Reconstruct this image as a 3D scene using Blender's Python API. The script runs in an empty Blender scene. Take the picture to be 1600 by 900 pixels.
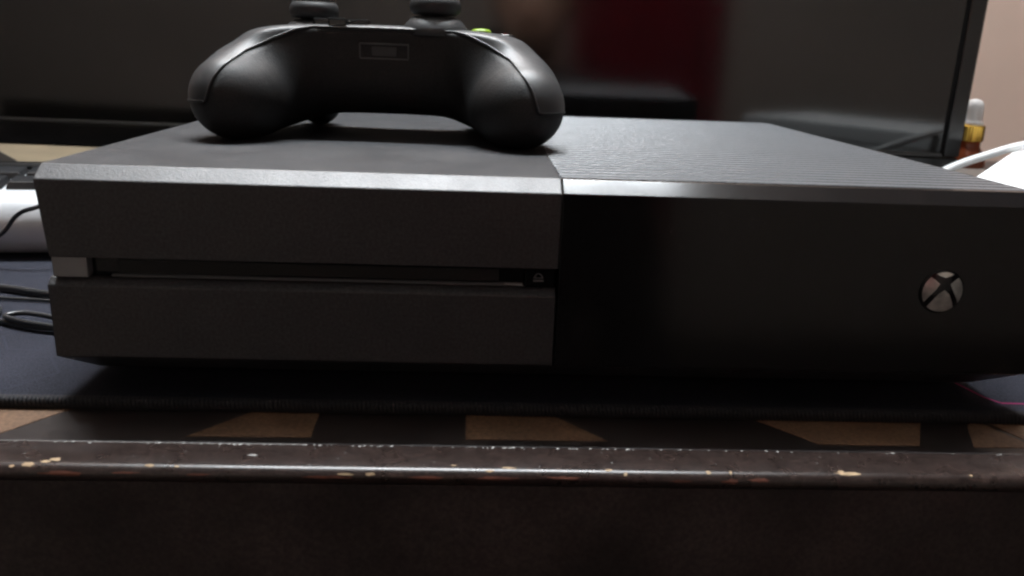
import bpy, bmesh, math, random
import numpy as np
from mathutils import Vector, Matrix
random.seed(7); rng = np.random.default_rng(7)
MM = 0.001
scene = bpy.context.scene
COL = scene.collection

# ------------------------------------------------------------------ camera, light, exposure
cam_data = bpy.data.cameras.new('camera')
cam = bpy.data.objects.new('camera', cam_data); COL.objects.link(cam)
CAM = Vector((140.58, -265.27, 120.57))
yaw, pit, rol = 0.0501, 0.28641, 0.03787
Fv = Vector((math.sin(yaw)*math.cos(pit), math.cos(yaw)*math.cos(pit), -math.sin(pit)))
R0 = Vector((math.cos(yaw), -math.sin(yaw), 0)); U0 = R0.cross(Fv)
Rv = R0*math.cos(rol) + U0*math.sin(rol); Uv = -R0*math.sin(rol) + U0*math.cos(rol)
M = Matrix(((Rv.x, Uv.x, -Fv.x, CAM.x*MM), (Rv.y, Uv.y, -Fv.y, CAM.y*MM), (Rv.z, Uv.z, -Fv.z, CAM.z*MM), (0, 0, 0, 1)))
cam.matrix_world = M
cam_data.sensor_width = 36.0
cam_data.lens = 1280.2/1600*36.0
cam_data.clip_start = 0.005; cam_data.clip_end = 60
cam_data.dof.use_dof = True; cam_data.dof.focus_distance = 0.34; cam_data.dof.aperture_fstop = 16.0
scene.camera = cam

world = bpy.data.worlds.new('World'); scene.world = world; world.use_nodes = True
world.node_tree.nodes['Background'].inputs[0].default_value = (0.9, 0.95, 1.0, 1)
world.node_tree.nodes['Background'].inputs[1].default_value = 0.03

# the only lamp: a long ceiling tube a little behind the console (built as a real glowing tube)
tube_me = bpy.data.meshes.new('glass_tube')
_n = 12; _v = []
for _x in (-0.575, 0.575):
    for _i in range(_n): _v.append((_x, 0.015*math.cos(2*math.pi*_i/_n), 0.015*math.sin(2*math.pi*_i/_n)))
tube_me.from_pydata(_v, [], [(i_, (i_+1) % _n, _n+(i_+1) % _n, _n+i_) for i_ in range(_n)])
_m = bpy.data.materials.new('tube_glow'); _m.use_nodes = True
_b = _m.node_tree.nodes['Principled BSDF']; _b.inputs['Emission Color'].default_value = (0.87, 0.945, 1.0, 1); _b.inputs['Emission Strength'].default_value = 780
tube_me.materials.append(_m)
LAMP = (0.06, 0.53, 1.75)

scene.view_settings.view_transform = 'Standard'; scene.view_settings.look = 'None'
scene.view_settings.exposure = 0.0; scene.view_settings.gamma = 1.0
scene.render.engine = 'CYCLES'
scene.cycles.use_denoising = True
scene.cycles.filter_width = 2.3
scene.cycles.max_bounces = 8
scene.cycles.sample_clamp_indirect = 4.0

# ------------------------------------------------------------------ helpers
def mat(name, col, rough=0.5, spec=0.5, metal=0.0, bump=0.0, bscale=2500, var=0.0, vscale=60, coat=0.0, rvar=0.0, trans=0.0, detail=3, pos=False, grain=0.0, gscale=1100):
    m = bpy.data.materials.new(name); m.use_nodes = True
    nt = m.node_tree; b = nt.nodes['Principled BSDF']
    b.inputs['Base Color'].default_value = (*col, 1); b.inputs['Roughness'].default_value = rough
    b.inputs['Specular IOR Level'].default_value = spec; b.inputs['Metallic'].default_value = metal
    b.inputs['Coat Weight'].default_value = coat; b.inputs['Coat Roughness'].default_value = 0.08
    b.inputs['Transmission Weight'].default_value = trans
    tc = nt.nodes.new('ShaderNodeTexCoord')
    CO = nt.nodes.new('ShaderNodeNewGeometry').outputs['Position'] if pos else tc.outputs['Object']
    if bump:
        n = nt.nodes.new('ShaderNodeTexNoise'); n.inputs['Scale'].default_value = bscale; n.inputs['Detail'].default_value = detail
        nt.links.new(CO, n.inputs['Vector'])
        bp = nt.nodes.new('ShaderNodeBump'); bp.inputs['Strength'].default_value = bump; bp.inputs['Distance'].default_value = 0.0003
        nt.links.new(n.outputs['Fac'], bp.inputs['Height']); nt.links.new(bp.outputs['Normal'], b.inputs['Normal'])
    if var:
        n = nt.nodes.new('ShaderNodeTexNoise'); n.inputs['Scale'].default_value = vscale; n.inputs['Detail'].default_value = 6
        nt.links.new(CO, n.inputs['Vector'])
        r = nt.nodes.new('ShaderNodeMapRange'); r.inputs[1].default_value = 0.3; r.inputs[2].default_value = 0.7
        r.inputs[3].default_value = 1-var; r.inputs[4].default_value = 1+var
        nt.links.new(n.outputs['Fac'], r.inputs[0])
        mx = nt.nodes.new('ShaderNodeMix'); mx.data_type = 'RGBA'; mx.blend_type = 'MULTIPLY'; mx.inputs[0].default_value = 1
        mx.inputs[6].default_value = (*col, 1); nt.links.new(r.outputs[0], mx.inputs[7])
        nt.links.new(mx.outputs[2], b.inputs['Base Color'])
    if grain:
        n = nt.nodes.new('ShaderNodeTexNoise'); n.inputs['Scale'].default_value = gscale; n.inputs['Detail'].default_value = 2
        nt.links.new(CO, n.inputs['Vector'])
        r = nt.nodes.new('ShaderNodeMapRange'); r.inputs[1].default_value = 0.3; r.inputs[2].default_value = 0.7
        r.inputs[3].default_value = 1-grain; r.inputs[4].default_value = 1+grain
        nt.links.new(n.outputs['Fac'], r.inputs[0])
        g2 = nt.nodes.new('ShaderNodeMix'); g2.data_type = 'RGBA'; g2.blend_type = 'MULTIPLY'; g2.inputs[0].default_value = 1
        if b.inputs['Base Color'].is_linked: nt.links.new(b.inputs['Base Color'].links[0].from_socket, g2.inputs[6])
        else: g2.inputs[6].default_value = (*col, 1)
        nt.links.new(r.outputs[0], g2.inputs[7]); nt.links.new(g2.outputs[2], b.inputs['Base Color'])
    if rvar:
        n = nt.nodes.new('ShaderNodeTexNoise'); n.inputs['Scale'].default_value = vscale*0.7; n.inputs['Detail'].default_value = 8
        nt.links.new(CO, n.inputs['Vector'])
        r = nt.nodes.new('ShaderNodeMapRange'); r.inputs[1].default_value = 0.35; r.inputs[2].default_value = 0.7
        r.inputs[3].default_value = rough; r.inputs[4].default_value = rough+rvar
        nt.links.new(n.outputs['Fac'], r.inputs[0]); nt.links.new(r.outputs[0], b.inputs['Roughness'])
    return m

def link(name, verts, faces, material, parent=None, smooth=False, bevel=0.0, seg=2):
    me = bpy.data.meshes.new(name)
    me.from_pydata([(v[0]*MM, v[1]*MM, v[2]*MM) for v in verts], [], faces); me.update()
    if smooth: me.polygons.foreach_set('use_smooth', [True]*len(me.polygons))
    me.materials.append(material)
    o = bpy.data.objects.new(name, me); COL.objects.link(o)
    if parent is not None: o.parent = parent
    if bevel:
        bm = bmesh.new(); bm.from_mesh(me)
        bmesh.ops.recalc_face_normals(bm, faces=bm.faces)
        es = [e for e in bm.edges if len(e.link_faces) == 2 and e.calc_face_angle(0) > 0.35]
        bmesh.ops.bevel(bm, geom=es, offset=bevel*MM, segments=seg, profile=0.5, affect='EDGES', clamp_overlap=True)
        bm.to_mesh(me); bm.free()
    else:
        bm = bmesh.new(); bm.from_mesh(me); bmesh.ops.recalc_face_normals(bm, faces=bm.faces); bm.to_mesh(me); bm.free()
    return o

def thing(name, label, cat, loc=(0, 0, 0), rotz=0.0, group=None):
    o = bpy.data.objects.new(name, None); COL.objects.link(o); o.empty_display_size = 0.02
    o.location = [c*MM for c in loc]; o.rotation_euler = (0, 0, rotz)
    return tag(o, label, cat, group)
def tag(o, label, cat, group=None):
    o['label'] = label; o['category'] = cat
    if group: o['group'] = group
    return o
def struct(o): o['kind'] = 'structure'; return o

def box(x0, x1, y0, y1, z0, z1):
    v = [(x0,y0,z0),(x1,y0,z0),(x1,y1,z0),(x0,y1,z0),(x0,y0,z1),(x1,y0,z1),(x1,y1,z1),(x0,y1,z1)]
    f = [(0,3,2,1),(4,5,6,7),(0,1,5,4),(1,2,6,5),(2,3,7,6),(3,0,4,7)]
    return v, f
def prism_x(prof, x0, x1, xa=None):
    """profile in (y, z) pushed along x; xa(z) optionally gives the left x"""
    n = len(prof)
    v = [((xa(z) if xa else x0), y, z) for y, z in prof] + [(x1, y, z) for y, z in prof]
    f = [tuple(range(n)), tuple(range(2*n-1, n-1, -1))] + [(i, n+i, n+(i+1) % n, (i+1) % n) for i in range(n)]
    return v, f
def prism_y(prof, y0, y1):
    n = len(prof)
    v = [(x, y0, z) for x, z in prof] + [(x, y1, z) for x, z in prof]
    f = [tuple(range(n)), tuple(range(2*n-1, n-1, -1))] + [(i, n+i, n+(i+1) % n, (i+1) % n) for i in range(n)]
    return v, f
def prism_z(prof, z0, z1):
    n = len(prof)
    v = [(x, y, z0) for x, y in prof] + [(x, y, z1) for x, y in prof]
    f = [tuple(range(n)), tuple(range(2*n-1, n-1, -1))] + [(i, n+i, n+(i+1) % n, (i+1) % n) for i in range(n)]
    return v, f
def lathe(prof, n=48, wob=None):
    v = []; f = []
    for r, z in prof:
        for i in range(n):
            a = 2*math.pi*i/n; rr = r*(wob(a, r, z) if wob else 1)
            v.append((rr*math.cos(a), rr*math.sin(a), z))
    for k in range(len(prof)-1):
        for i in range(n):
            j = (i+1) % n; f.append((k*n+i, k*n+j, (k+1)*n+j, (k+1)*n+i))
    if prof[0][0] > 0: f.append(tuple(range(n-1, -1, -1)))
    if prof[-1][0] > 0: f.append(tuple(range((len(prof)-1)*n, len(prof)*n)))
    return v, f
def shift(vf, dx=0, dy=0, dz=0, ax=0.0):
    c, s = math.cos(ax), math.sin(ax)
    return [(x+dx, y*c-z*s+dy, y*s+z*c+dz) for x, y, z in vf[0]], vf[1]
def spline(pts, n=12):
    out = []; P = [Vector(p) for p in pts]; P = [P[0]*2-P[1]] + P + [P[-1]*2-P[-2]]
    for i in range(1, len(P)-2):
        for k in range(n):
            t = k/n
            out.append(0.5*((2*P[i]) + (P[i+1]-P[i-1])*t + (2*P[i-1]-5*P[i]+4*P[i+1]-P[i+2])*t*t + (3*P[i]-P[i-1]-3*P[i+1]+P[i+2])*t**3))
    out.append(P[-2]); return out
def tube(pts, r, n=10, k=12):
    P = spline(pts, k); v = []; f = []; nrm = None
    for i, p in enumerate(P):
        t = (P[min(i+1, len(P)-1)]-P[max(i-1, 0)]).normalized()
        if nrm is None: nrm = t.orthogonal().normalized()
        nrm = (nrm - t*nrm.dot(t)).normalized(); b = t.cross(nrm)
        for j in range(n):
            a = 2*math.pi*j/n; q = p + (nrm*math.cos(a)+b*math.sin(a))*r; v.append(tuple(q))
    for i in range(len(P)-1):
        for j in range(n):
            f.append((i*n+j, i*n+(j+1) % n, (i+1)*n+(j+1) % n, (i+1)*n+j))
    f.append(tuple(range(n-1, -1, -1))); f.append(tuple(range((len(P)-1)*n, len(P)*n)))
    return v, f

# --- signed-distance surfaces (organic bodies)
def smin(a, b, k):
    h = np.clip(0.5+0.5*(b-a)/k, 0, 1); return b*(1-h)+a*h-k*h*(1-h)
def smax(a, b, k): return -smin(-a, -b, k)
def cone_cap(P, a, b, ra, rb):
    a = np.array(a, float); b = np.array(b, float); d = b-a
    t = np.clip(((P-a)@d)/(d@d), 0, 1)
    return np.linalg.norm(P-a-t[:, None]*d, axis=1) - (ra+(rb-ra)*t)
def ellip(P, c, r):
    q = (P-np.array(c, float))/np.array(r, float); k0 = np.linalg.norm(q, axis=1)
    k1 = np.linalg.norm(q/np.array(r, float), axis=1)
    return k0*(k0-1)/np.maximum(k1, 1e-9)
def rbox(P, c, h, r):
    q = np.abs(P-np.array(c, float))-(np.array(h, float)-r)
    return np.linalg.norm(np.maximum(q, 0), axis=1)+np.minimum(q.max(axis=1), 0)-r
def surface(f, mn, mx, h, relax=4):
    mn = np.array(mn, float); n = np.ceil((np.array(mx)-mn)/h).astype(int)+1
    g = [mn[i]+h*np.arange(n[i]) for i in range(3)]
    G = np.stack(np.meshgrid(*g, indexing='ij'), -1).reshape(-1, 3)
    F = np.concatenate([f(c) for c in np.array_split(G, max(1, len(G)//200000))]).reshape(n)
    S = F < 0; c = [slice(0, -1), slice(1, None)]
    cnt = sum(S[c[i], c[j], c[k]].astype(int) for i in (0, 1) for j in (0, 1) for k in (0, 1))
    act = (cnt > 0) & (cnt < 8); idx = -np.ones(act.shape, int); ids = np.argwhere(act); idx[act] = np.arange(len(ids))
    V = mn+h*(ids+0.5)
    for _ in range(relax):
        e = h*0.1; d = f(V)
        gr = np.stack([f(V+np.eye(3)[i]*e)-f(V-np.eye(3)[i]*e) for i in range(3)], 1)/(2*e)
        V = V - np.clip(d, -h, h)[:, None]*gr/np.maximum((gr**2).sum(1), 0.05)[:, None]
    Q = []
    for ax in range(3):
        a, b = [(1, 2), (2, 0), (0, 1)][ax]
        sl0 = [slice(1, -1)]*3; sl0[ax] = slice(0, -1); sl1 = [slice(1, -1)]*3; sl1[ax] = slice(1, None)
        s0 = S[tuple(sl0)]; s1 = S[tuple(sl1)]
        e = np.argwhere(s0 != s1)
        flip = s0[tuple(e.T)]
        base = e.copy(); base[:, a] += 1; base[:, b] += 1
        def cell(da, db):
            q = base.copy(); q[:, a] -= da; q[:, b] -= db; return idx[tuple(q.T)]
        q = np.stack([cell(1, 1), cell(0, 1), cell(0, 0), cell(1, 0)], 1)
        q[~flip] = q[~flip][:, ::-1]; Q.append(q)
    return V, np.concatenate(Q)
def cut(V, Q, s):
    """split a quad mesh along s(V)=0; returns (verts, tris where s>0), (verts, tris where s<0)"""
    T = np.concatenate([Q[:, [0, 1, 2]], Q[:, [0, 2, 3]]]); sv = s(V); V = [tuple(v) for v in V]; mid = {}
    A = []; B = []
    def mp(i, j):
        k = (min(i, j), max(i, j))
        if k not in mid:
            t = sv[k[0]]/(sv[k[0]]-sv[k[1]]); a = V[k[0]]; b = V[k[1]]
            mid[k] = len(V); V.append(tuple(a[q]+(b[q]-a[q])*t for q in range(3)))
        return mid[k]
    pos = sv > 0; np_ = pos[T].sum(1)
    A = [tuple(t) for t in T[np_ == 3].tolist()]; B = [tuple(t) for t in T[np_ == 0].tolist()]
    for t in T[(np_ == 1) | (np_ == 2)].tolist():
        k = sum(pos[i] for i in t); lone = [i for i in range(3) if pos[t[i]] == (k == 1)][0]
        a, b, c = t[lone], t[(lone+1) % 3], t[(lone+2) % 3]; ab = mp(a, b); ac = mp(a, c)
        one = [(a, ab, ac)]; two = [(ab, b, c), (ab, c, ac)]
        (A if k == 1 else B).extend(one); (B if k == 1 else A).extend(two)
    def comp(F):
        used = sorted({i for t in F for i in t}); m = {u: i for i, u in enumerate(used)}
        return [V[u] for u in used], [tuple(m[i] for i in t) for t in F]
    return comp(A), comp(B)
def rim(o, depth):
    """fold the open border of a shell inwards by depth, so its edge has thickness"""
    me = o.data; bm = bmesh.new(); bm.from_mesh(me); bm.normal_update()
    be = [e for e in bm.edges if e.is_boundary]
    nv = {v: v.normal.copy() for e in be for v in e.verts}
    r = bmesh.ops.extrude_edge_only(bm, edges=be)
    vs = [g for g in r['geom'] if isinstance(g, bmesh.types.BMVert)]
    from mathutils.kdtree import KDTree
    keys = list(nv); kd = KDTree(len(keys))
    for i, k in enumerate(keys): kd.insert(k.co, i)
    kd.balance()
    for v in vs: v.co = v.co - nv[keys[kd.find(v.co)[1]]]*depth*MM
    for g in r['geom']:
        if isinstance(g, bmesh.types.BMEdge) and False: pass
    for e in be: e.smooth = False
    bm.to_mesh(me); bm.free()

def letter(name, ch, size, material, parent, loc, rot=(0, 0, 0), extr=0.1):
    cu = bpy.data.curves.new(name, 'FONT'); cu.body = ch; cu.size = size*MM; cu.extrude = extr*MM
    cu.align_x = 'CENTER'; cu.align_y = 'CENTER'
    t = bpy.data.objects.new(name, cu); COL.objects.link(t)
    dg = bpy.context.evaluated_depsgraph_get(); me = bpy.data.meshes.new_from_object(t.evaluated_get(dg))
    bpy.data.objects.remove(t); me.materials.append(material)
    o = bpy.data.objects.new(name, me); COL.objects.link(o); o.parent = parent
    o.location = [c*MM for c in loc]; o.rotation_euler = rot
    return o

# ------------------------------------------------------------------ materials
m_matte = mat('matte_black_plastic', (0.0255, 0.0252, 0.027), 0.42, 0.5, bump=0.45, bscale=1500, var=0.12, vscale=60, rvar=0.07, grain=0.45, gscale=1000)
m_gloss = mat('gloss_black_plastic', (0.006, 0.0055, 0.0057), 0.10, 0.29, var=0.2, rvar=0.05, vscale=20, grain=0.3, gscale=900)
m_rib = mat('vent_rib_plastic', (0.088, 0.089, 0.094), 0.36, 0.5, bump=0.35, bscale=1300, var=0.06, vscale=40, pos=True, grain=0.3, gscale=900)
m_dark = mat('dark_recess_plastic', (0.008, 0.008, 0.008), 0.5, 0.3)
m_slotp = mat('slot_panel_gloss', (0.005, 0.0046, 0.0046), 0.16, 0.22)
m_cap = mat('grey_slot_cap', (0.20, 0.205, 0.21), 0.45, 0.5, bump=0.2, var=0.1)
m_silver = mat('emblem_silver', (0.50, 0.50, 0.46), 0.3, 0.5, metal=0.7, var=0.45, vscale=220)
m_icon = mat('icon_grey', (0.085, 0.09, 0.095), 0.5)
m_ctl = mat('controller_shell', (0.033, 0.033, 0.034), 0.44, 0.5, bump=0.25, bscale=3000, rvar=0.05, vscale=80)
m_ctlb = mat('controller_back_shell', (0.012, 0.0112, 0.011), 0.56, 0.28, bump=0.5, bscale=1600, var=0.1, grain=0.4, gscale=1200)
m_bead = mat('controller_edge', (0.06, 0.06, 0.06), 0.3, 0.5)  # lighter than the shell; on the seam bead it paints the edge highlight
m_rubber = mat('stick_rubber', (0.022, 0.022, 0.023), 0.55, 0.4, bump=0.4, bscale=2200)
m_btn = mat('black_button', (0.012, 0.012, 0.012), 0.18, 0.5)
m_green = mat('lime_button', (0.24, 0.38, 0.03), 0.3, 0.5)
m_red = mat('red_letter', (0.5, 0.03, 0.02), 0.4); m_blue = mat('blue_letter', (0.03, 0.12, 0.5), 0.4); m_yel = mat('yellow_letter', (0.6, 0.4, 0.03), 0.4)
m_mat = mat('mat_cloth', (0.018, 0.019, 0.026), 0.95, 0.12, bump=0.9, bscale=1500, var=0.18, vscale=25, grain=0.4, gscale=1300)
m_stitch = mat('mat_stitch', (0.022, 0.022, 0.024), 0.75, 0.2)
m_pink = mat('pink_print', (0.26, 0.022, 0.10), 0.9, 0.1); m_hex = mat('grey_print', (0.024, 0.026, 0.036), 0.95, 0.1)
m_wall = mat('wall_paint', (0.76, 0.55, 0.445), 0.85, 0.2, bump=0.25, bscale=300, var=0.05, vscale=6)
m_bwall = mat('back_wall_paint', (0.48, 0.41, 0.36), 0.9, 0.2, var=0.12, vscale=2)
m_ceil = mat('ceiling_paint', (0.30, 0.28, 0.265), 0.9, 0.2, var=0.05, vscale=3)
m_floor = mat('floor_tile', (0.035, 0.028, 0.026), 0.5, 0.4, var=0.2, vscale=4)
m_desk = mat('dark_veneer', (0.018, 0.013, 0.012), 0.30, 0.5, var=0.3, vscale=30, rvar=0.15)
m_lip = mat('dusty_lacquer', (0.020, 0.0125, 0.0105), 0.26, 0.36, var=0.2, vscale=130, rvar=0.08, grain=0.5, gscale=900)
m_inlay = mat('brown_inlay', (0.130, 0.074, 0.042), 0.42, 0.4, var=0.2, vscale=60, rvar=0.15, grain=0.35, gscale=700)
m_inlay2 = mat('pale_inlay', (0.11, 0.088, 0.054), 0.5, 0.4, var=0.15, vscale=30)
m_apron = mat('desk_apron_paint', (0.037, 0.029, 0.027), 0.5, 0.35, var=0.4, vscale=30, bump=0.3, bscale=500, grain=0.3, gscale=750)
m_chip = mat('bare_wood', (0.33, 0.23, 0.14), 0.8, 0.2, var=0.3, vscale=300)
m_chipr = mat('red_brown_undercoat', (0.13, 0.050, 0.034), 0.7, 0.2, var=0.3, vscale=300)
m_dust = mat('pale_dust', (0.30, 0.285, 0.27), 0.9, 0.1)
m_tv = mat('tv_bezel_gloss', (0.010, 0.010, 0.010), 0.16, 0.5, rvar=0.08, vscale=30)
m_tvedge = mat('tv_edge_highlight', (0.05, 0.05, 0.05), 0.35, 0.5)  # lighter than the bezel: light caught by the chamfer, put into the colour
m_screen = mat('tv_screen', (0.006, 0.006, 0.006), 0.085, 0.68, var=0.1, rvar=0.04, vscale=8)
m_tvb = mat('tv_back', (0.02, 0.02, 0.02), 0.6)
m_kbd = mat('silver_plastic', (0.62, 0.62, 0.63), 0.36, 0.5, metal=0.25, bump=0.1, var=0.05)
m_key = mat('black_key', (0.02, 0.02, 0.021), 0.25, 0.5)
m_cable = mat('black_cable', (0.016, 0.016, 0.017), 0.35, 0.5)
m_white = mat('white_plastic', (0.80, 0.80, 0.79), 0.4, 0.5)
m_card = mat('white_card', (0.82, 0.82, 0.81), 0.7, 0.3, bump=0.1, bscale=600)
m_bulb = mat('dropper_rubber', (0.80, 0.78, 0.76), 0.5, 0.4)
m_gold = mat('gold_metal', (0.80, 0.50, 0.10), 0.22, 0.5, metal=1.0)
m_amber = mat('amber_glass', (0.30, 0.075, 0.03), 0.08, 0.5, coat=0.5, trans=0.35)
m_lab = mat('bottle_label', (0.55, 0.46, 0.40), 0.6, 0.3, var=0.1)
m_red_c = mat('red_curtain', (0.31, 0.010, 0.032), 0.8, 0.2, var=0.15, vscale=5)
m_skin = mat('skin', (0.55, 0.31, 0.22), 0.5, 0.4, var=0.08, vscale=40)
m_hair = mat('dark_hair', (0.012, 0.009, 0.008), 0.5, 0.4, bump=0.8, bscale=400)
m_cloth = mat('dark_clothing', (0.012, 0.011, 0.012), 0.9, 0.1, var=0.2, vscale=20)
m_stool = mat('stool_wood', (0.10, 0.05, 0.03), 0.5, 0.4, var=0.2)

# ------------------------------------------------------------------ the setting
tl_root = thing('tube_light', 'long white ceiling tube lamp above and behind the screen, outside the picture', 'lamp', (LAMP[0]/MM, LAMP[1]/MM, LAMP[2]/MM))
_t = bpy.data.objects.new('glass_tube', tube_me); COL.objects.link(_t); _t.parent = tl_root
for sx in (-1, 1): link('end_holder', *box(sx*590-12, sx*590+12, -16, 16, -16, 60), m_white, tl_root, bevel=2)
link('housing', *box(-610, 610, -22, 22, 40, 62), m_white, tl_root, bevel=2)

struct(link('floor', *box(-2600, 2600, -2600, 1400, -850, -820), m_floor))
struct(link('wall', *box(-2600, 2600, 820, 860, -820, 1880), m_wall))
struct(link('ceiling', *box(-2600, 2600, -2600, 1300, 1880, 1900), m_ceil))
bw = struct(link('back_wall', *box(-2600, 2600, -2460, -2420, -820, 1880), m_bwall))

# desk
desk = thing('desk', 'dark desk with brown inlay patches and a worn glossy rounded front edge', 'desk', (0, 0, -4))
def dlink(n, vf, m, **k): return link(n, [(x, y, z+4) for x, y, z in vf[0]], vf[1], m, desk, **k)
dlink('tabletop', box(-1000, 1300, -25.5, 815, -24, -4), m_desk)
prof = [(-25.9, -9.5), (-25.9, -4.0), (-26.5, -3.6), (-38.6, -3.75)]
LIPC, LIPR = (-39.1, -7.1), 3.3
for i in range(0, 15):
    a = math.radians(90 - i*(90+15)/14)  # from just behind vertical to past horizontal
    prof.append((LIPC[0]-LIPR*math.cos(a), LIPC[1]+LIPR*math.sin(a)))
prof += [(-39.6, -7.9), (-39.6, -9.5), (-25.9, -9.8)]
lipv, lipf = prism_x(prof, -1000, 1300)
lip = dlink('edge_lipping', (lipv, lipf), m_lip, smooth=False)
# smooth-shade only the rounded strip
for p in lip.data.polygons:
    if len(p.vertices) == 4: p.use_smooth = True
lip.data.set_sharp_from_angle(angle=math.radians(35))
dlink('apron', box(-1000, 1300, -39.4, -26, -260, -10.0), m_apron)
for x in (-960, 1220):
    for y in (-20, 760): dlink('leg', box(x, x+45, y, y+45, -819.9, -24.5), m_apron, bevel=2)
dlink('back_rail', box(-1000, 1300, 795, 814, -200, -24.5), m_apron)
inl = [[(49.3,-21.4),(89,-20.6),(88.4,3),(70,3)], [(139.4,-20.6),(186.5,-20.2),(166,3),(139.3,3)],
       [(258.2,-20.5),(292.8,-20.4),(305.5,3),(238,3)], [(-52,-21),(-9.1,-21.3),(8,3),(-46,3)],
       [(336,-21),(362,-21),(362,3),(325.6,3)], [(311.5,-20.8),(333.5,-20.8),(323.4,2.6),(318,-6)],
       [(-800,332),(-95,332),(-95,790),(-800,790)]]
for q in inl: dlink('inlay', prism_z(q, -4.5, -3.82), m_inlay if q[0][1] < 100 else m_inlay2)

def lip_pt(s):
    """s = arc position along the lipping, 0 at the inner joint; returns (y, z)"""
    flat = 12.6
    if s <= flat: return (-26.5-s, -3.62-0.01*s)
    a = math.radians(90)-(s-flat)/LIPR
    return (LIPC[0]-LIPR*math.cos(a), LIPC[1]+LIPR*math.sin(a))
def chip(x, s, w, h, m, n=11, off=0.07):
    pts = []
    for i in range(n):
        a = 2*math.pi*i/n; r = random.uniform(0.55, 1.1)
        pts.append((x+w*r*math.cos(a), s+h*r*math.sin(a)))
    v = []; 
    for px, ps in [(x, s)]+pts:
        y, z = lip_pt(ps); y2, z2 = lip_pt(ps+0.05); t = Vector((0, y2-y, z2-z)).normalized(); nn = Vector((0, t.z, -t.y))
        if nn.z < 0: nn = -nn
        if ps > 12 and nn.y > 0: nn = -nn
        v.append((px, y+nn.y*off, z+nn.z*off))
    return v, [(0, i+1, (i+1) % n+1) for i in range(n)]
for x, s, w, h in [(x_, s_+2.3 if s_ != 7.2 else s_, w_, h_) for x_, s_, w_, h_ in [(9.5, 11.6, 2.6, 1.1), (16.5, 9.2, 2.0, 1.1), (14, 10.4, 1.6, .9), (5, 12.4, 1.0, .5), (260, 11.2, 5.0, 0.8), (257.5, 10.3, 1.4, .7),
                   (153, 10.6, 2.4, .5), (147, 12.0, 1.6, .6), (184, 11.0, 1.4, .5), (189, 12.5, .8, .9), (215, 11.5, .8, .8), (299, 11.3, .8, .6),
                   (222, 11.4, .6, .9), (136, 9.6, 1.0, .5), (74, 7.2, 1.6, .6), (45, 11.6, 1.4, .6), (53, 11.8, .9, .4), (103, 13.6, 3.0, .4), (111, 13.4, 1.6, .6)]]:
    dlink('paint_chip', chip(x, s, w, h, m_chip), m_chip if s != 7.2 else m_dust)
for x, w in [(20, 9), (38, 6), (98, 12), (128, 8), (150, 9), (170, 7), (206, 5), (222, 4), (231, 5), (60, 6)]:
    dlink('paint_chip', chip(x, 16.4+random.uniform(-.3, .4), w*.8, random.uniform(.35, .8), m_chipr, n=15), m_chipr)
# lint and dust along the joint and on the lipping
V = []; Fc = []
def flake(x, s, w, h, z=0.10):
    c, f = chip(x, s, w, h, None, n=6, off=z); b = len(V); V.extend(c); Fc.extend([tuple(i+b for i in t) for t in f])
for i in range(120):
    x = random.choice([random.gauss(165, 25), random.uniform(-30, 345), random.gauss(60, 40)])
    flake(x, max(0.0, random.gauss(0.2, .25)), random.uniform(.12, .7)*random.choice([.6, 1, 1]), random.uniform(.25, .6))
for i in range(40):
    flake(random.uniform(-25, 335), random.uniform(.6, 13), random.uniform(.12, .34), random.uniform(.12, .3))
dlink('worn_joint_line', tube([(x, -26.35+0.06*math.sin(x*.7), -3.68) for x in range(-60, 92, 4)], 0.16, 5, 2), m_dust)
dlink('dust', (V, Fc), m_dust)['kind'] = 'stuff'

# desk mat
dm = thing('desk_mat', 'dark blue grey cloth desk mat with stitched edge and pink printed line', 'desk mat', (0, 0, -4))
def mlink(n, vf, m, **k): return link(n, [(x, y, z+4) for x, y, z in vf[0]], vf[1], m, dm, **k)
mlink('cloth', box(-420, 425, -2.4, 322, -3.9, 0), m_mat, bevel=0.9)
V = []; Fc = []
def stitch(x):
    # one overlock thread wrapped round the rim of the mat
    pr = [(-0.1, 0.35), (-1.9, 0.42), (-3.0, 0.0), (-3.5, -1.4), (-3.2, -3.0), (-2.6, -3.8)]
    b = len(V); w = 0.62
    for k, (y, z) in enumerate(pr):
        sx = x + 0.9*(k/5.0) + random.uniform(-.06, .06)
        V.extend([(sx-w, y+.25, z-.25), (sx, y-.12, z+.12), (sx+w, y+.25, z-.25)])
    for k in range(len(pr)-1):
        for j in range(2):
            Fc.append((b+k*3+j, b+k*3+j+1, b+k*3+3+j+1, b+k*3+3+j))
for i in range(380): stitch(-130+i*1.45)
so = mlink('stitching', (V, Fc), m_stitch, smooth=True); so['kind'] = 'stuff'
def strip(pts, w, z=0.12):
    P = [Vector((x, y, 0)) for x, y in pts]; v = []; f = []
    for i, p in enumerate(P):
        t = (P[min(i+1, len(P)-1)]-P[max(i-1, 0)]).normalized(); nn = Vector((-t.y, t.x, 0))*w/2
        v += [(p.x+nn.x, p.y+nn.y, z), (p.x-nn.x, p.y-nn.y, z)]
    for i in range(len(P)-1): f.append((2*i, 2*i+1, 2*i+3, 2*i+2))
    return v, f
mlink('printed_line', strip([(331, 26), (334.5, 12), (338, 7.2), (352, 6.8), (372, 7.0), (380, 14)], 1.0), m_pink)
mlink('printed_line', strip([(346, 7), (347, 2.5), (350, 0)], .7, .14), m_pink)
for (hx, hy) in [(-30, 20), (-62, 38.5), (-30, 57), (-62, 1.5+74), (-94, 57), (-94, 20)]:
    mlink('printed_hexagon', strip([(hx+20*math.cos(math.radians(60*k)), hy+17*math.sin(math.radians(60*k))) for k in range(7)], .9, .1), m_hex)

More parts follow.
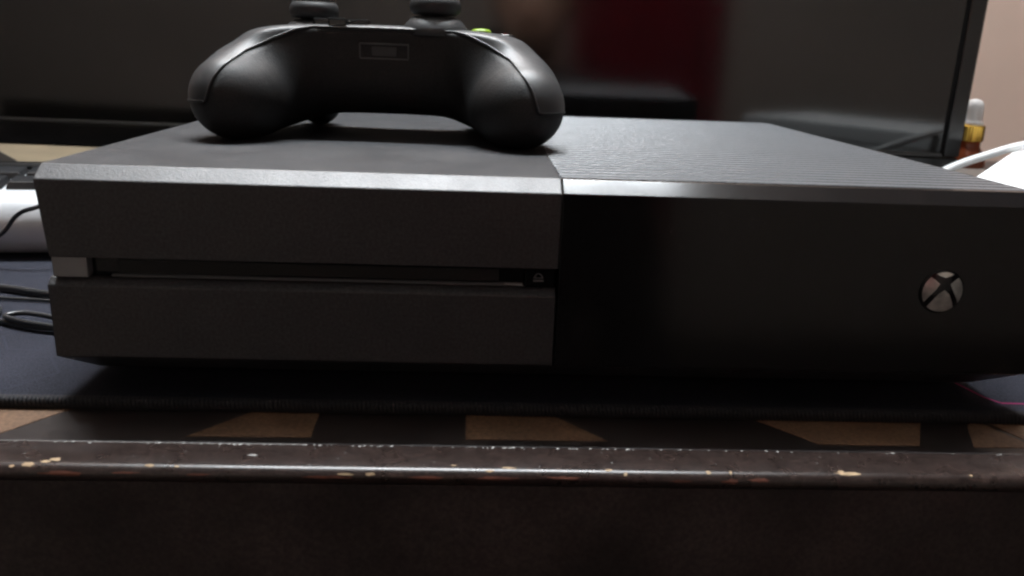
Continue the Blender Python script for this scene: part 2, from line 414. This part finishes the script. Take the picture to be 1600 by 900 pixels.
# ------------------------------------------------------------------ television behind
TVX, TVY, TVA = 527.5, 379.5, math.radians(-3.5)
tv = thing('television', 'black glossy flat television with dark reflecting screen behind the console', 'television', (TVX, TVY, 0), TVA)
Wt, z0, z1 = 905, 29.0, 545
def tl(n, vf, m, **k): return link(n, vf[0], vf[1], m, tv, **k)
tl('screen', box(-Wt+14, -13, 3.0, 5, z0+20, z1-13), m_screen)
tl('bezel', box(-Wt+0.5, -0.5, 0, 16, z0, z0+19.0), m_tv, bevel=1.6)
tl('bezel', box(-Wt, -Wt+13, 0.02, 16, z0+19.4, z1-13), m_tv, bevel=1.0)
tl('bezel', box(-12.4, 0, 0.02, 16, z0+19.4, z1-13), m_tv, bevel=1.0)
tl('bezel', box(-Wt, 0, 0, 16, z1-12.6, z1), m_tv, bevel=1.6)
tl('screen_border', prism_x([(0.8, z0+19.2), (0.8, z0+20.4), (3.2, z0+22.2), (3.2, z0+19.2)], -Wt+14, -13.2), m_tvedge)
tl('screen_border', prism_z([(-15.4, 3.6), (-12.6, 0.6), (-12.6, 3.6)], z0+22, z1-14), m_dark)
tl('back_cover', box(-Wt+8, -8, 16.2, 58, z0+6, z1-6), m_tvb, bevel=8)
for x in (-Wt+50, -190):
    tl('foot', prism_x([(-70, -3.9), (-68, -1), (20, 32), (42, 32), (110, -1), (112, -3.9)], x, x+22), m_tvb, bevel=1.5)
tl('nameplate', box(-645, -622, -0.35, 0.3, z0+9.0, z0+11.2), m_silver)

# ------------------------------------------------------------------ console
XS = 169.4
con = thing('game_console', 'large black game console with matte left half and glossy right half', 'game console', (0, 0, 0))
def cl(n, vf, m, parent=con, **k): return link(n, vf[0], vf[1], m, parent, **k)
E_, C_ = 4.2, 6.4
ZU, ZL, ZB = 49.2, 39.6, 14.4
# upper shell, matte, tapering in slightly at its lower left
up = [(0, ZU), (0, 79-E_), (C_, 79), (273.4, 79), (274, 78.4), (274, ZU)]
cl('upper_shell', prism_x(up, 0, XS-0.15, xa=lambda z: 2.0*(79-z)/(79-ZU) if z < 70 else 0.0), m_matte, bevel=0.45)
# lower shell, matte with a lip along its top and an under-cut base
lo_prof = [(0, ZB), (0, ZL), (2.8, ZL+2.3), (6.5, ZL+2.45), (274, ZL+2.45), (274, ZB)]
cl('lower_shell', prism_x(lo_prof, 0.3, XS-0.45), m_matte, bevel=0.5)
def frust(x0, x1, y0, y1, zt, i, j, k, l, zb):
    v = [(x0, y0, zt), (x1, y0, zt), (x1, y1, zt), (x0, y1, zt), (x0+i, y0+j, zb), (x1-k, y0+j, zb), (x1-k, y1-l, zb), (x0+i, y1-l, zb)]
    return v, [(0,1,2,3), (7,6,5,4), (0,4,5,1), (1,5,6,2), (2,6,7,3), (3,7,4,0)]
cl('base', frust(0.7, 337.3, 0.5, 273.5, ZB-0.25, 5, 18, 5, 12, 3.6), m_matte, bevel=0.5)
for x in (26, 300):
    for y in (40, 245):
        f_ = cl('foot', lathe([(8, 0.02), (8.6, .8), (8.6, 4.4)], 24), m_rubber); f_.location = (x*MM, y*MM, 0)
# inner block behind the slot, recessed panel, disc slot
cl('core', box(4, XS-0.6, 9, 272, ZL+2.6, ZU-0.2), m_dark)
cl('slot_cap', box(2.1, 13.4, 1.2, 60, ZL+2.6, ZU-0.15), m_cap, bevel=0.3)
sp = cl('slot_panel', box(13.7, XS-11.5, 4.6, 8.8, ZL+2.6, ZU-0.15), m_slotp)
cl('disc_slot', box(22, XS-20, 4.3, 6.2, ZL+3.8, ZU-1.6), m_dark, sp)
cl('slot_trim', prism_x([(3.4, ZL+2.5), (3.4, ZL+3.0), (4.5, ZL+3.4), (4.5, ZL+2.5)], 20, XS-18), m_icon, sp, bevel=0.12)
cl('slot_flare', prism_z([(14.2, 3.0), (22, 4.5), (14.2, 4.5)], ZL+2.6, ZL+3.6), m_slotp, sp)
cl('slot_flare', prism_z([(XS-11.8, 3.0), (XS-20, 4.5), (XS-11.8, 4.5)], ZL+2.6, ZL+3.4), m_cap, sp)
ej = cl('eject_button', box(XS-11.2, XS-1.0, 2.6, 8.7, ZL+2.6, ZU-0.5), m_slotp, bevel=0.3)
ex, ez = XS-6.5, ZL+5.6
arc = [(ex-1.9+0*i, 0) for i in range(0)]
def yring(pts, w):  # closed outline in (x,z)
    cx = sum(p[0] for p in pts)/len(pts); cz = sum(p[1] for p in pts)/len(pts)
    inn = [(cx+(x-cx)*(1-w), cz+(z-cz)*(1-w)) for x, z in pts]; n = len(pts)
    return [(x, 2.42, z) for x, z in pts]+[(x, 2.42, z) for x, z in inn], [(i, (i+1) % n, n+(i+1) % n, n+i) for i in range(n)]
hump = [(ex-1.75, ez)] + [(ex+1.5*math.cos(math.radians(a)), ez+0.2+1.7*math.sin(math.radians(a))) for a in range(165, 0, -30)] + [(ex+1.75, ez)]
cl('eject_icon', yring(hump, .36), m_icon, ej)
cl('eject_icon', ([(ex-1.8, 2.42, ez-1.1), (ex+1.8, 2.42, ez-1.1), (ex+1.8, 2.42, ez-.45), (ex-1.8, 2.42, ez-.45)], [(0,1,2,3)]), m_icon, ej)
# glossy right half
gp = [(0, ZB), (0, 79-E_), (C_, 79), (9.2, 79), (9.2, ZB)]
gl = cl('gloss_front_panel', prism_x(gp, XS+0.15, 340.0), m_gloss, bevel=0.35)
cl('right_body', box(XS+0.2, 332.9, 9.4, 273.8, ZB, 73.2), m_dark)
cl('vent_side_rail', prism_z([(333.6, 9.5), (337.8, 9.5), (333, 274), (328.9, 274)], 66, 78.3), m_matte, bevel=0.4)
cl('vent_back_rail', box(XS+0.2, 328.7, 270.6, 274, 66, 78.8), m_matte, bevel=0.3)
# vent ribs
rp = [(0, 73.4), (0.3, 78.1), (1.4, 79), (5.0, 79), (5.4, 78.5), (4.6, 73.4)]
rv, rf = prism_x(rp, XS+0.3, 328.4)
rv = [(x-XS-.3 + (0.9 if (x > 300 and y > 1) else 0) - (0.9 if x > 300 else 0), y, z) for x, y, z in rv]
rib0 = cl('vent_rib', (rv, rf), m_rib)
k = 0; y = 10.0
while y < 265:
    o = rib0 if k == 0 else rib0.copy()
    if k: COL.objects.link(o); o.parent = con
    o.location = ((XS+.3)*MM, y*MM, 0); o.scale.x = 1+0.030*(1-y/270); y += 6.6; k += 1
# power button: black dome with four pale sectors round a dark cross
PX, PZ, PR = 302.4, 44.8, 7.3
pb = cl('power_button', shift(lathe([(PR+.5, -0.2), (PR+.45, .25), (PR, .5), (PR*.8, 1.0), (PR*.5, 1.5), (PR*.2, 1.75), (0.0, 1.8)], 48), PX, 0, PZ, math.pi/2), m_gloss, smooth=True)
def dome(r): return 0.62+1.26*(1-(r/PR)**2)
def petal(poly):
    # poly in unit disc coordinates -> slightly raised patch following the dome
    n = len(poly); cx = sum(p[0] for p in poly)/n; cz = sum(p[1] for p in poly)/n; v = []; f = []
    L = 6
    for k in range(L+1):
        t = k/L
        for x, z in poly:
            qx, qz = cx+(x-cx)*t, cz+(z-cz)*t; r = min(math.hypot(qx, qz), 1)*PR
            v.append((PX+qx*PR, -(dome(r)+0.10), PZ+qz*PR))
    for k in range(L):
        for i in range(n): f.append((k*n+i, k*n+(i+1) % n, (k+1)*n+(i+1) % n, (k+1)*n+i))
    return v, f
def arcp(a0, a1, r=0.97, n=14): return [(r*math.cos(math.radians(a0+(a1-a0)*i/n)), r*math.sin(math.radians(a0+(a1-a0)*i/n))) for i in range(n+1)]
petals = {
  'top': arcp(116, 64) + [(.28, .80), (0.0, .71), (-.28, .80)],
  'left': arcp(212, 133) + [(-.48, .60), (-.25, .42), (-.42, .12), (-.70, -.30)],
  'right': arcp(47, -32) + [(.70, -.30), (.42, .12), (.25, .42), (.48, .60)],
  'bottom': arcp(-131, -49) + [(.48, -.42), (.27, -.08), (0.0, .14), (-.27, -.08), (-.48, -.42)]}
for q in petals.values(): cl('emblem_segment', petal(q), m_silver, pb, smooth=True)
# ------------------------------------------------------------------ controller
ct = thing('game_controller', 'black wireless game controller resting on top of the console', 'game controller', (99.0, 70.0, 79), math.radians(-1.8))
def gl_(n, vf, m, parent=ct, **k): return link(n, vf[0], vf[1], m, parent, **k)
_c = [(-6, 57, 29.5, 13.0), (14, 56, 29.8, 13.2), (36, 52, 30.5, 16.0), (49, 44, 27.0, 17.6), (57, 32, 22.3, 18.2), (60.6, 16.5, 17.2, 17.2)]
_a = spline([p[:3] for p in _c], 4); _r = spline([(p[3], 0, 0) for p in _c], 4)
CH = [(tuple(p), q.x) for p, q in zip(_a, _r)]
FA = math.radians(9)
def body(P):
    Q = P.copy(); Q[:, 0] = np.abs(Q[:, 0]); u, v, w = Q.T
    top = w - (49.2 - 0.0016*u**2 - 0.0022*(v-48)**2)
    a = FA
    front = -(v-33.5+0.0055*np.maximum(u-11, 0)**2)*math.cos(a) - (w-47)*math.sin(a)
    bottom = (11.0 + 0.010*(v-60)**2*0.2) - w
    rear = v - (88 - 0.0012*u**2)
    c = smax(smax(top, front, 3.0), smax(bottom, rear, 14), 17)
    c = smax(c, u-50, 12)
    g = None
    for (pa, ra), (pb, rb) in zip(CH[:-1], CH[1:]):
        q = cone_cap(Q, pa, pb, ra, rb); g = q if g is None else np.minimum(g, q)
    g = smin(g, cone_cap(Q, (47, 46, 22), (51, 24, 16.0), 15.0, 13.5), 9)
    g = smin(g, cone_cap(Q, (49, 44, 27.0), (50, 66, 27), 17.6, 18), 7)
    d = smin(c, g, 16)
    d = smax(d, w - (49.0 - 0.0010*u**2 - 0.0015*np.maximum(v-48, 0)**2), 3.5)
    return smax(d, 0.05-w, 1.0)
SU = np.array([0, 30, 36, 45, 54.5, 60, 63.4, 65.6, 66.6]); SW = np.array([47.0, 46.8, 45.6, 41.6, 36.2, 30.2, 25.2, 20, 16.0])
def seam(P):
    u = np.abs(P[:, 0]); w = P[:, 2]
    s = np.interp(u, SU, SW)
    d1 = (w-s)/np.sqrt(1+np.interp(u, [0, 33, 45, 60, 66.6], [0, .2, .6, 1.6, 4.0])**2)
    return np.where(u > 66.6, np.where(w > 16, np.minimum(u-66.6+.01, w-16.0+.01), w-16.0), d1)
Vb, Qb = surface(body, (-80, -4, -2), (80, 96, 54), 1.1)
(av, af), (bv, bf) = cut(Vb, Qb, seam)
# rear shell sits 0.35 mm lower than the face plate
bv = np.array(bv); e = 0.1
gr = np.stack([body(bv+np.eye(3)[i]*e)-body(bv-np.eye(3)[i]*e) for i in range(3)], 1); gr /= np.linalg.norm(gr, axis=1)[:, None]+1e-9
near = np.clip(1-np.abs(seam(bv))/2.2, 0, 1)
bv = bv - gr*(0.15+0.45*near)[:, None]*(bv[:, 2:3] > 1.5)
fp = gl_('face_plate', (av, af), m_ctl, smooth=True); rim(fp, 1.0)
bs = gl_('back_shell', ([tuple(v) for v in bv], bf), m_ctlb, smooth=True); rim(bs, 1.4)
def topz(u, v):
    w = 54.0
    for _ in range(300):
        d = float(body(np.array([[u, v, w]], float))[0])
        if d < 0.02: break
        w -= max(d*0.6, 0.02)
    return w
# added pale bead along the parting line, standing in for the lip's highlight
pts = []
for u in np.linspace(-66.4, 66.4, 90):
    w = float(np.interp(abs(u), SU, SW)); v = -8.0
    for _ in range(200):
        d_ = float(body(np.array([[u, v, w]]))[0])
        if d_ < 0.02: break
        v += max(0.5*d_, 0.02)
    pts.append((u, v+.12, w))
gl_('seam_highlight', tube(pts, 0.42, 6, 2), m_bead, smooth=True)
gl_('seam_gap', tube([(a, b+.15, c-1.0) for a, b, c in pts], 0.6, 6, 2), m_dark, smooth=True)
for s_ in (-1, 1):
    side = [(s_*66.6, pts[0][1], 16.0)]
    for v in np.linspace(pts[0][1]+1.5, 60, 24):
        u = 82.0
        for _ in range(200):
            d_ = float(body(np.array([[u, v, 16.0]]))[0])
            if d_ < 0.02: break
            u -= max(0.5*d_, 0.02)
        side.append((s_*(u-.05), float(v), 16.0))
    gl_('seam_gap', tube(side, 0.55, 6, 2), m_dark, smooth=True)
# triggers behind
def trig(s):
    def f(P):
        Q = P.copy(); Q[:, 0] *= s
        d = cone_cap(Q, (41.0, 92, 10.4), (44, 88, 26), 10.4, 11)
        return smin(d, cone_cap(Q, (45, 88, 26), (45, 84, 34), 10.5, 10), 5)
    x0 = 28 if s > 0 else -60
    return surface(f, (x0, 70, -2), (x0+32, 106, 48), 1.4)
for s in (-1, 1):
    V_, Q_ = trig(s); gl_('trigger', ([tuple(v) for v in V_], [tuple(q) for q in Q_.tolist()]), m_ctlb, smooth=True)
# thumb sticks
def stick(u, v, dz=0.0, tilt=0.0):
    w = topz(u, v)+dz
    base = gl_('stick_base', lathe([(15.0, -3.0), (13.9, 0.4), (12.8, 2.2), (11.0, 4.0), (9.2, 5.0), (8.2, 5.2), (7.9, 4.6), (7.5, 2.0), (7.2, 0.0)], 56), m_ctl, smooth=True)
    base.location = (u*MM, v*MM, w*MM)
    st = gl_('thumb_stick', lathe([(6.6, -1.0), (6.0, 3.0), (5.6, 5.2), (6.4, 5.7), (9.4, 6.0), (10.7, 7.0), (11.2, 8.6), (11.1, 10.4), (10.6, 11.9), (9.6, 12.9), (8.7, 12.8), (7.6, 12.1), (4.0, 11.7), (0.0, 11.6)], 64), m_rubber, smooth=True)
    st.location = (u*MM, v*MM, w*MM); st.rotation_euler = (tilt, 0, 0)
    V = []; F = []
    for i in range(60):   # knurled ring on the rim
        a = 2*math.pi*i/60; c, s_ = math.cos(a), math.sin(a); b = len(V)
        for r, dw, z in ((9.2, .28, 12.95), (10.2, .28, 12.45), (9.2, -.28, 12.95), (10.2, -.28, 12.45), (9.7, 0, 13.25)):
            V.append((r*c-dw*s_, r*s_+dw*c, z))
        F += [(b, b+1, b+4), (b+1, b+3, b+4), (b+3, b+2, b+4), (b+2, b, b+4)]
    kn = gl_('knurled_rim', (V, F), m_rubber, st); kn['kind'] = 'stuff'
stick(-36.5, 66, -2.2); stick(21.0, 46, -0.6)
# d-pad
dw = topz(-20, 46)
dp = gl_('dpad', prism_z([(-4, -12), (4, -12), (4, -4), (12, -4), (12, 4), (4, 4), (4, 12), (-4, 12), (-4, 4), (-12, 4), (-12, -4), (-4, -4)], -1.0, 2.6), m_btn, bevel=0.9)
for v in dp.data.vertices:
    r = math.hypot(v.co.x, v.co.y)/MM
    if v.co.z > 1.5*MM: v.co.z += MM*0.9*(r/12-0.6)
dp.location = (-20*MM, 46*MM, (dw-.6)*MM)
# face buttons
for n_, (u, v, m_l, ch) in {'a': (41, 56, m_green, 'A'), 'b': (52, 64, m_red, 'B'), 'x': (29, 64.5, m_blue, 'X'), 'y': (40.5, 75.5, m_yel, 'Y')}.items():
    w = topz(u, v)
    b_ = gl_('face_button', lathe([(4.6, -2), (4.6, .3), (4.2, 1.0), (3.2, 1.4), (1.8, 1.6), (0.0, 1.7)], 32), m_btn if ch != 'A' else m_green, smooth=True)
    b_.location = (u*MM, v*MM, w*MM)
    letter('button_letter', ch, 5.2, m_l if ch != 'A' else m_btn, b_, (0, 0, 1.66), extr=.08)
# expansion port in the front
def front_v(w): return 33.5-(w-47)*math.tan(FA)
pw = 37.6; pv = front_v(pw)+0.2
ax = FA
port = gl_('expansion_port', box(-10.2, 10.2, -0.25, 1.2, -3.2, 3.2), m_dark, bevel=0.35)
port.location = (0, (pv-.25)*MM, pw*MM); port.rotation_euler = (ax, 0, 0)
gl_('port_socket', box(-5.4, 5.4, -0.7, 0.6, -2.0, 2.0), m_ctl, port, bevel=0.3)
for s in (-1, 1): gl_('port_hole', box(s*8-1.3, s*8+1.3, -0.36, 0.6, -1.6, 1.6), m_dark, port)
gl_('port_lip', box(-10.6, 10.6, -0.9, 0.5, 2.7, 3.4), m_bead, port, bevel=.15)
gl_('port_lip', box(-10.6, 10.6, -0.9, 0.5, -3.4, -2.7), m_bead, port, bevel=.15)
for s in (-1, 1): gl_('port_lip', box(s*10.4-.35, s*10.4+.35, -0.9, 0.5, -2.65, 2.65), m_bead, port, bevel=.15)
# guide button and bumpers
gb = gl_('guide_button', lathe([(7, -1), (7, .5), (4, 1.0), (0, 1.1)], 32), m_silver, smooth=True); gb.location = (0, 80*MM, (topz(0, 80)-.2)*MM)
for s in (-1, 1):
    V_, Q_ = surface(lambda P: rbox(P, (s*36, 86, 38), (24, 8, 4.5), 4), (s*36-27, 76, 31), (s*36+27, 97, 45), 1.6)
    gl_('bumper', ([tuple(v) for v in V_], [tuple(q) for q in Q_.tolist()]), m_gloss, smooth=True)

# ------------------------------------------------------------------ silver keyboard on the left
kb = thing('keyboard', 'silver keyboard with black keys lying on the mat left of the console', 'keyboard', (-30, 188, 0), math.radians(7))
def kl(n, vf, m, parent=kb, **k): return link(n, vf[0], vf[1], m, parent, **k)
SL = 0.16
kp = [(13-17*math.cos(math.radians(a)), 17.4+17.1*math.sin(math.radians(a))) for a in range(-80, 91, 10)] + [(15, 34.7), (48, 34.6+40*SL), (52, 40), (52, 2), (48, .3)]
kl('case', prism_x(kp, -380, 0), m_kbd, smooth=True).data.set_sharp_from_angle(angle=math.radians(40))
kl('back_strip', prism_x([(48.5, 36), (47, 43), (49, 45.0), (55, 45), (55, 5), (52.3, 5)], -381, 1), m_tv, bevel=.6)
kv, kf = frust(0, 15.0, 0, 12.0, 0, -1.4, -1.4, -1.4, -1.4, -4.0)
key0 = None
for r in range(2):
    for c in range(19):
        if key0 is None: key0 = kl('key', (kv, kf), m_key, bevel=.7); o = key0
        else: o = key0.copy(); COL.objects.link(o); o.parent = kb
        yy = 16.5+r*16.5; o.location = ((-376+c*19.4+r*4.0)*MM, yy*MM, (34.6+(yy-8)*SL+3.2)*MM); o.rotation_euler = (math.atan(SL), 0, 0)

# cables on the left
tag(link('cable', *tube([(-330, 140, 1.3), (-180, 152, 2), (-122, 158, 10), (-104.7, 160, 17.3), (-95.4, 160, 27.4), (-86.8, 160, 31.6), (-70, 166, 34), (-50, 158, 18), (-25, 140, 3), (-10, 150, 2)], 1.15), m_cable, smooth=True),
    'thin black cable hanging across the front of the silver keyboard', 'cable', 'black cables by the console')
tag(link('cable', *tube([(-200, 140, 2.2), (-120, 124, 2.2), (-83, 117, 2.2), (-57, 108.5, 2.2), (-25, 104, 2.2), (-8, 118, 2.2), (-8, 170, 2.2)], 1.65), m_cable, smooth=True),
    'thick black cable running straight over the mat into the console side', 'cable', 'black cables by the console')
tag(link('cable', *tube([(-200, 112, 1.2), (-110, 106, 1.2), (-80, 104, 1.2), (-52, 101, 1.2), (-20, 97, 1.2), (-6, 92, 1.2)], .8), m_cable, smooth=True),
    'thinnest black wire lying just in front of the thick cable', 'cable', 'black cables by the console')
tag(link('cable', *tube([(-110, 110, 1.6), (-72, 92, 1.6), (-62, 74, 1.6), (-47, 66, 1.6), (-32, 63, 1.6), (-22, 66, 1.9), (-34, 71, 3.2), (-50, 75, 4.0), (-56, 71, 3.8), (-48, 66, 3.6), (-36, 62, 3.4), (-20, 60, 2.6), (-5, 70, 1.6)], 1.15, k=16), m_cable, smooth=True),
    'black cable twisted into a small loop on the mat', 'cable', 'black cables by the console')

# ------------------------------------------------------------------ things on the right
bt = thing('dropper_bottle', 'small amber dropper bottle with gold collar and white rubber bulb', 'bottle', (560, 425, -4))
def bl(n, vf, m, **k): return link(n, vf[0], vf[1], m, bt, **k)
bl('glass_body', lathe([(14.5, 0.1), (16, 1.5), (16.2, 5), (16.2, 44), (15.2, 49), (12.8, 53), (10.4, 56), (9.8, 58), (9.8, 63)], 40), m_amber, smooth=True)
bl('paper_label', lathe([(16.35, 8), (16.35, 40)], 40), m_lab, smooth=True)
def rid(a, r, z): return 1+0.012*math.cos(a*36)
cv, cf = lathe([(10.2, 61.5), (11.0, 62), (11.0, 74.2), (10.4, 74.9), (6, 75)], 144, rid); bl('gold_collar', (cv, cf), m_gold)
bl('rubber_bulb', lathe([(8.8, 75.05), (8.9, 76.5), (8.2, 78), (7.6, 80), (7.3, 86), (7.1, 90), (6.4, 93), (4.8, 95.2), (2.4, 96.3), (0.0, 96.6)], 40), m_bulb, smooth=True)

ang = math.atan2(393-155, 590-400)
wb = thing('white_box', 'bright white flat topped box at the far right beside the console', 'box', (400, 155, -4), ang)
link('carton', *box(0, 305, -120, 0, 0.1, 63), m_card, wb, bevel=1.2)
link('lid', *box(-0.8, 305.8, -120.8, 0.8, 50, 64), m_card, wb, bevel=0.8)
tag(link('cable', *tube([(352, 250, -1.5), (385, 268, 6), (430, 296, 20), (467, 315, 36), (489, 324, 46.5), (514, 324, 56.5), (541, 324, 65), (580, 326, 71), (640, 332, 73), (720, 340, 64), (790, 350, 35), (840, 360, -1)], 3.0, k=14), m_white, smooth=True),
    'white cable arching over the white box beside the bottle', 'cable')

# ------------------------------------------------------------------ seen only as reflections in the screen: curtain, person on a stool
cu = thing('curtain', 'red curtain hanging in folds, reflected in the dark screen', 'curtain', (480, -2330, -700))
v = []; f = []; N = 120
for i in range(N+1):
    x = -300+600*i/N
    for j, z in enumerate((0, 900, 1900, 2500)):
        v.append((x, 38*math.sin(i*0.52)+10*math.sin(i*1.7+j), z))
for i in range(N):
    for j in range(3): f.append((i*4+j, i*4+4+j, i*4+5+j, i*4+1+j))
cf_ = link('fabric', v, f, m_red_c, cu, smooth=True)
sm = cf_.modifiers.new('thickness', 'SOLIDIFY'); sm.thickness = 0.003
link('rod', *tube([(-340, 0, 2515), (0, 0, 2515), (340, 0, 2515)], 14), m_stool, cu, smooth=True)

pe = thing('person', 'seated person in dark clothes facing the screen, seen only as a reflection', 'person', (118, -700, -820))
def fig(P):
    Q = P.copy(); Q[:, 0] = np.abs(Q[:, 0])
    d = ellip(P, (0, 40, 1035), (72, 90, 112))                         # skull
    d = smin(d, ellip(P, (0, 82, 985), (50, 46, 60)), 26)              # jaw and chin
    d = smin(d, cone_cap(P, (0, 128, 1030), (0, 142, 1006), 7, 13), 9)  # nose
    d = smin(d, ellip(Q, (76, 30, 1030), (9, 20, 32)), 6)              # ears
    d = smax(d, -ellip(Q, (30, 132, 1042), (17, 14, 10)), 7)           # eye sockets
    d = smin(d, ellip(P, (0, 122, 972), (24, 11, 5)), 7)               # lips
    d = smin(d, cone_cap(P, (0, 5, 860), (0, 20, 960), 60, 52), 20)    # neck
    d = smin(d, ellip(P, (0, -20, 700), (165, 105, 190)), 45)
    d = smin(d, cone_cap(Q, (40, -5, 850), (165, -15, 820), 50, 55), 40)
    d = smin(d, ellip(P, (0, -30, 520), (165, 115, 130)), 50)
    d = smin(d, cone_cap(Q, (175, -15, 815), (230, 40, 560), 50, 40), 25)
    d = smin(d, cone_cap(Q, (230, 40, 560), (130, 200, 520), 39, 29), 14)
    d = smin(d, ellip(Q, (112, 232, 515), (32, 44, 18)), 14)
    d = smin(d, cone_cap(Q, (85, -20, 500), (120, 370, 470), 82, 58), 30)
    d = smin(d, cone_cap(Q, (120, 370, 465), (125, 340, 70), 56, 36), 16)
    return smin(d, cone_cap(Q, (125, 330, 32), (130, 470, 26), 32, 25), 18)
V_, Q_ = surface(fig, (-300, -170, -5), (300, 510, 1160), 11)
pb_ = link('body', [tuple(p) for p in V_], [tuple(q) for q in Q_.tolist()], m_cloth, pe, smooth=True)
pb_.data.materials.append(m_skin)
for p in pb_.data.polygons:
    c = p.center/MM
    if c.z > 905 or (abs(c.x) < 150 and c.y > 205 and 480 < c.z < 560 and c.y < 285 and False): p.material_index = 1
V_, Q_ = surface(lambda P: smax(ellip(P, (0, 33, 1045), (80, 98, 116)), (P[:, 1]-70)*0.85-(P[:, 2]-1075)*0.5, 10), (-90, -80, 915), (90, 145, 1175), 8)
link('hair', [tuple(p) for p in V_], [tuple(q) for q in Q_.tolist()], m_hair, pe, smooth=True)
stl = thing('stool', 'wooden stool under the seated person, outside the picture', 'stool', (118, -720, -820))
link('seat', *shift(lathe([(150, 385), (165, 390), (165, 415), (155, 422), (0, 423)], 40), 0, 0, -28), m_stool, stl)
for sx in (-1, 1):
    for sy in (-1, 1): link('leg', *box(sx*100-16, sx*100+16, sy*100-16, sy*100+16, 0.2, 356), m_stool, stl, bevel=2)
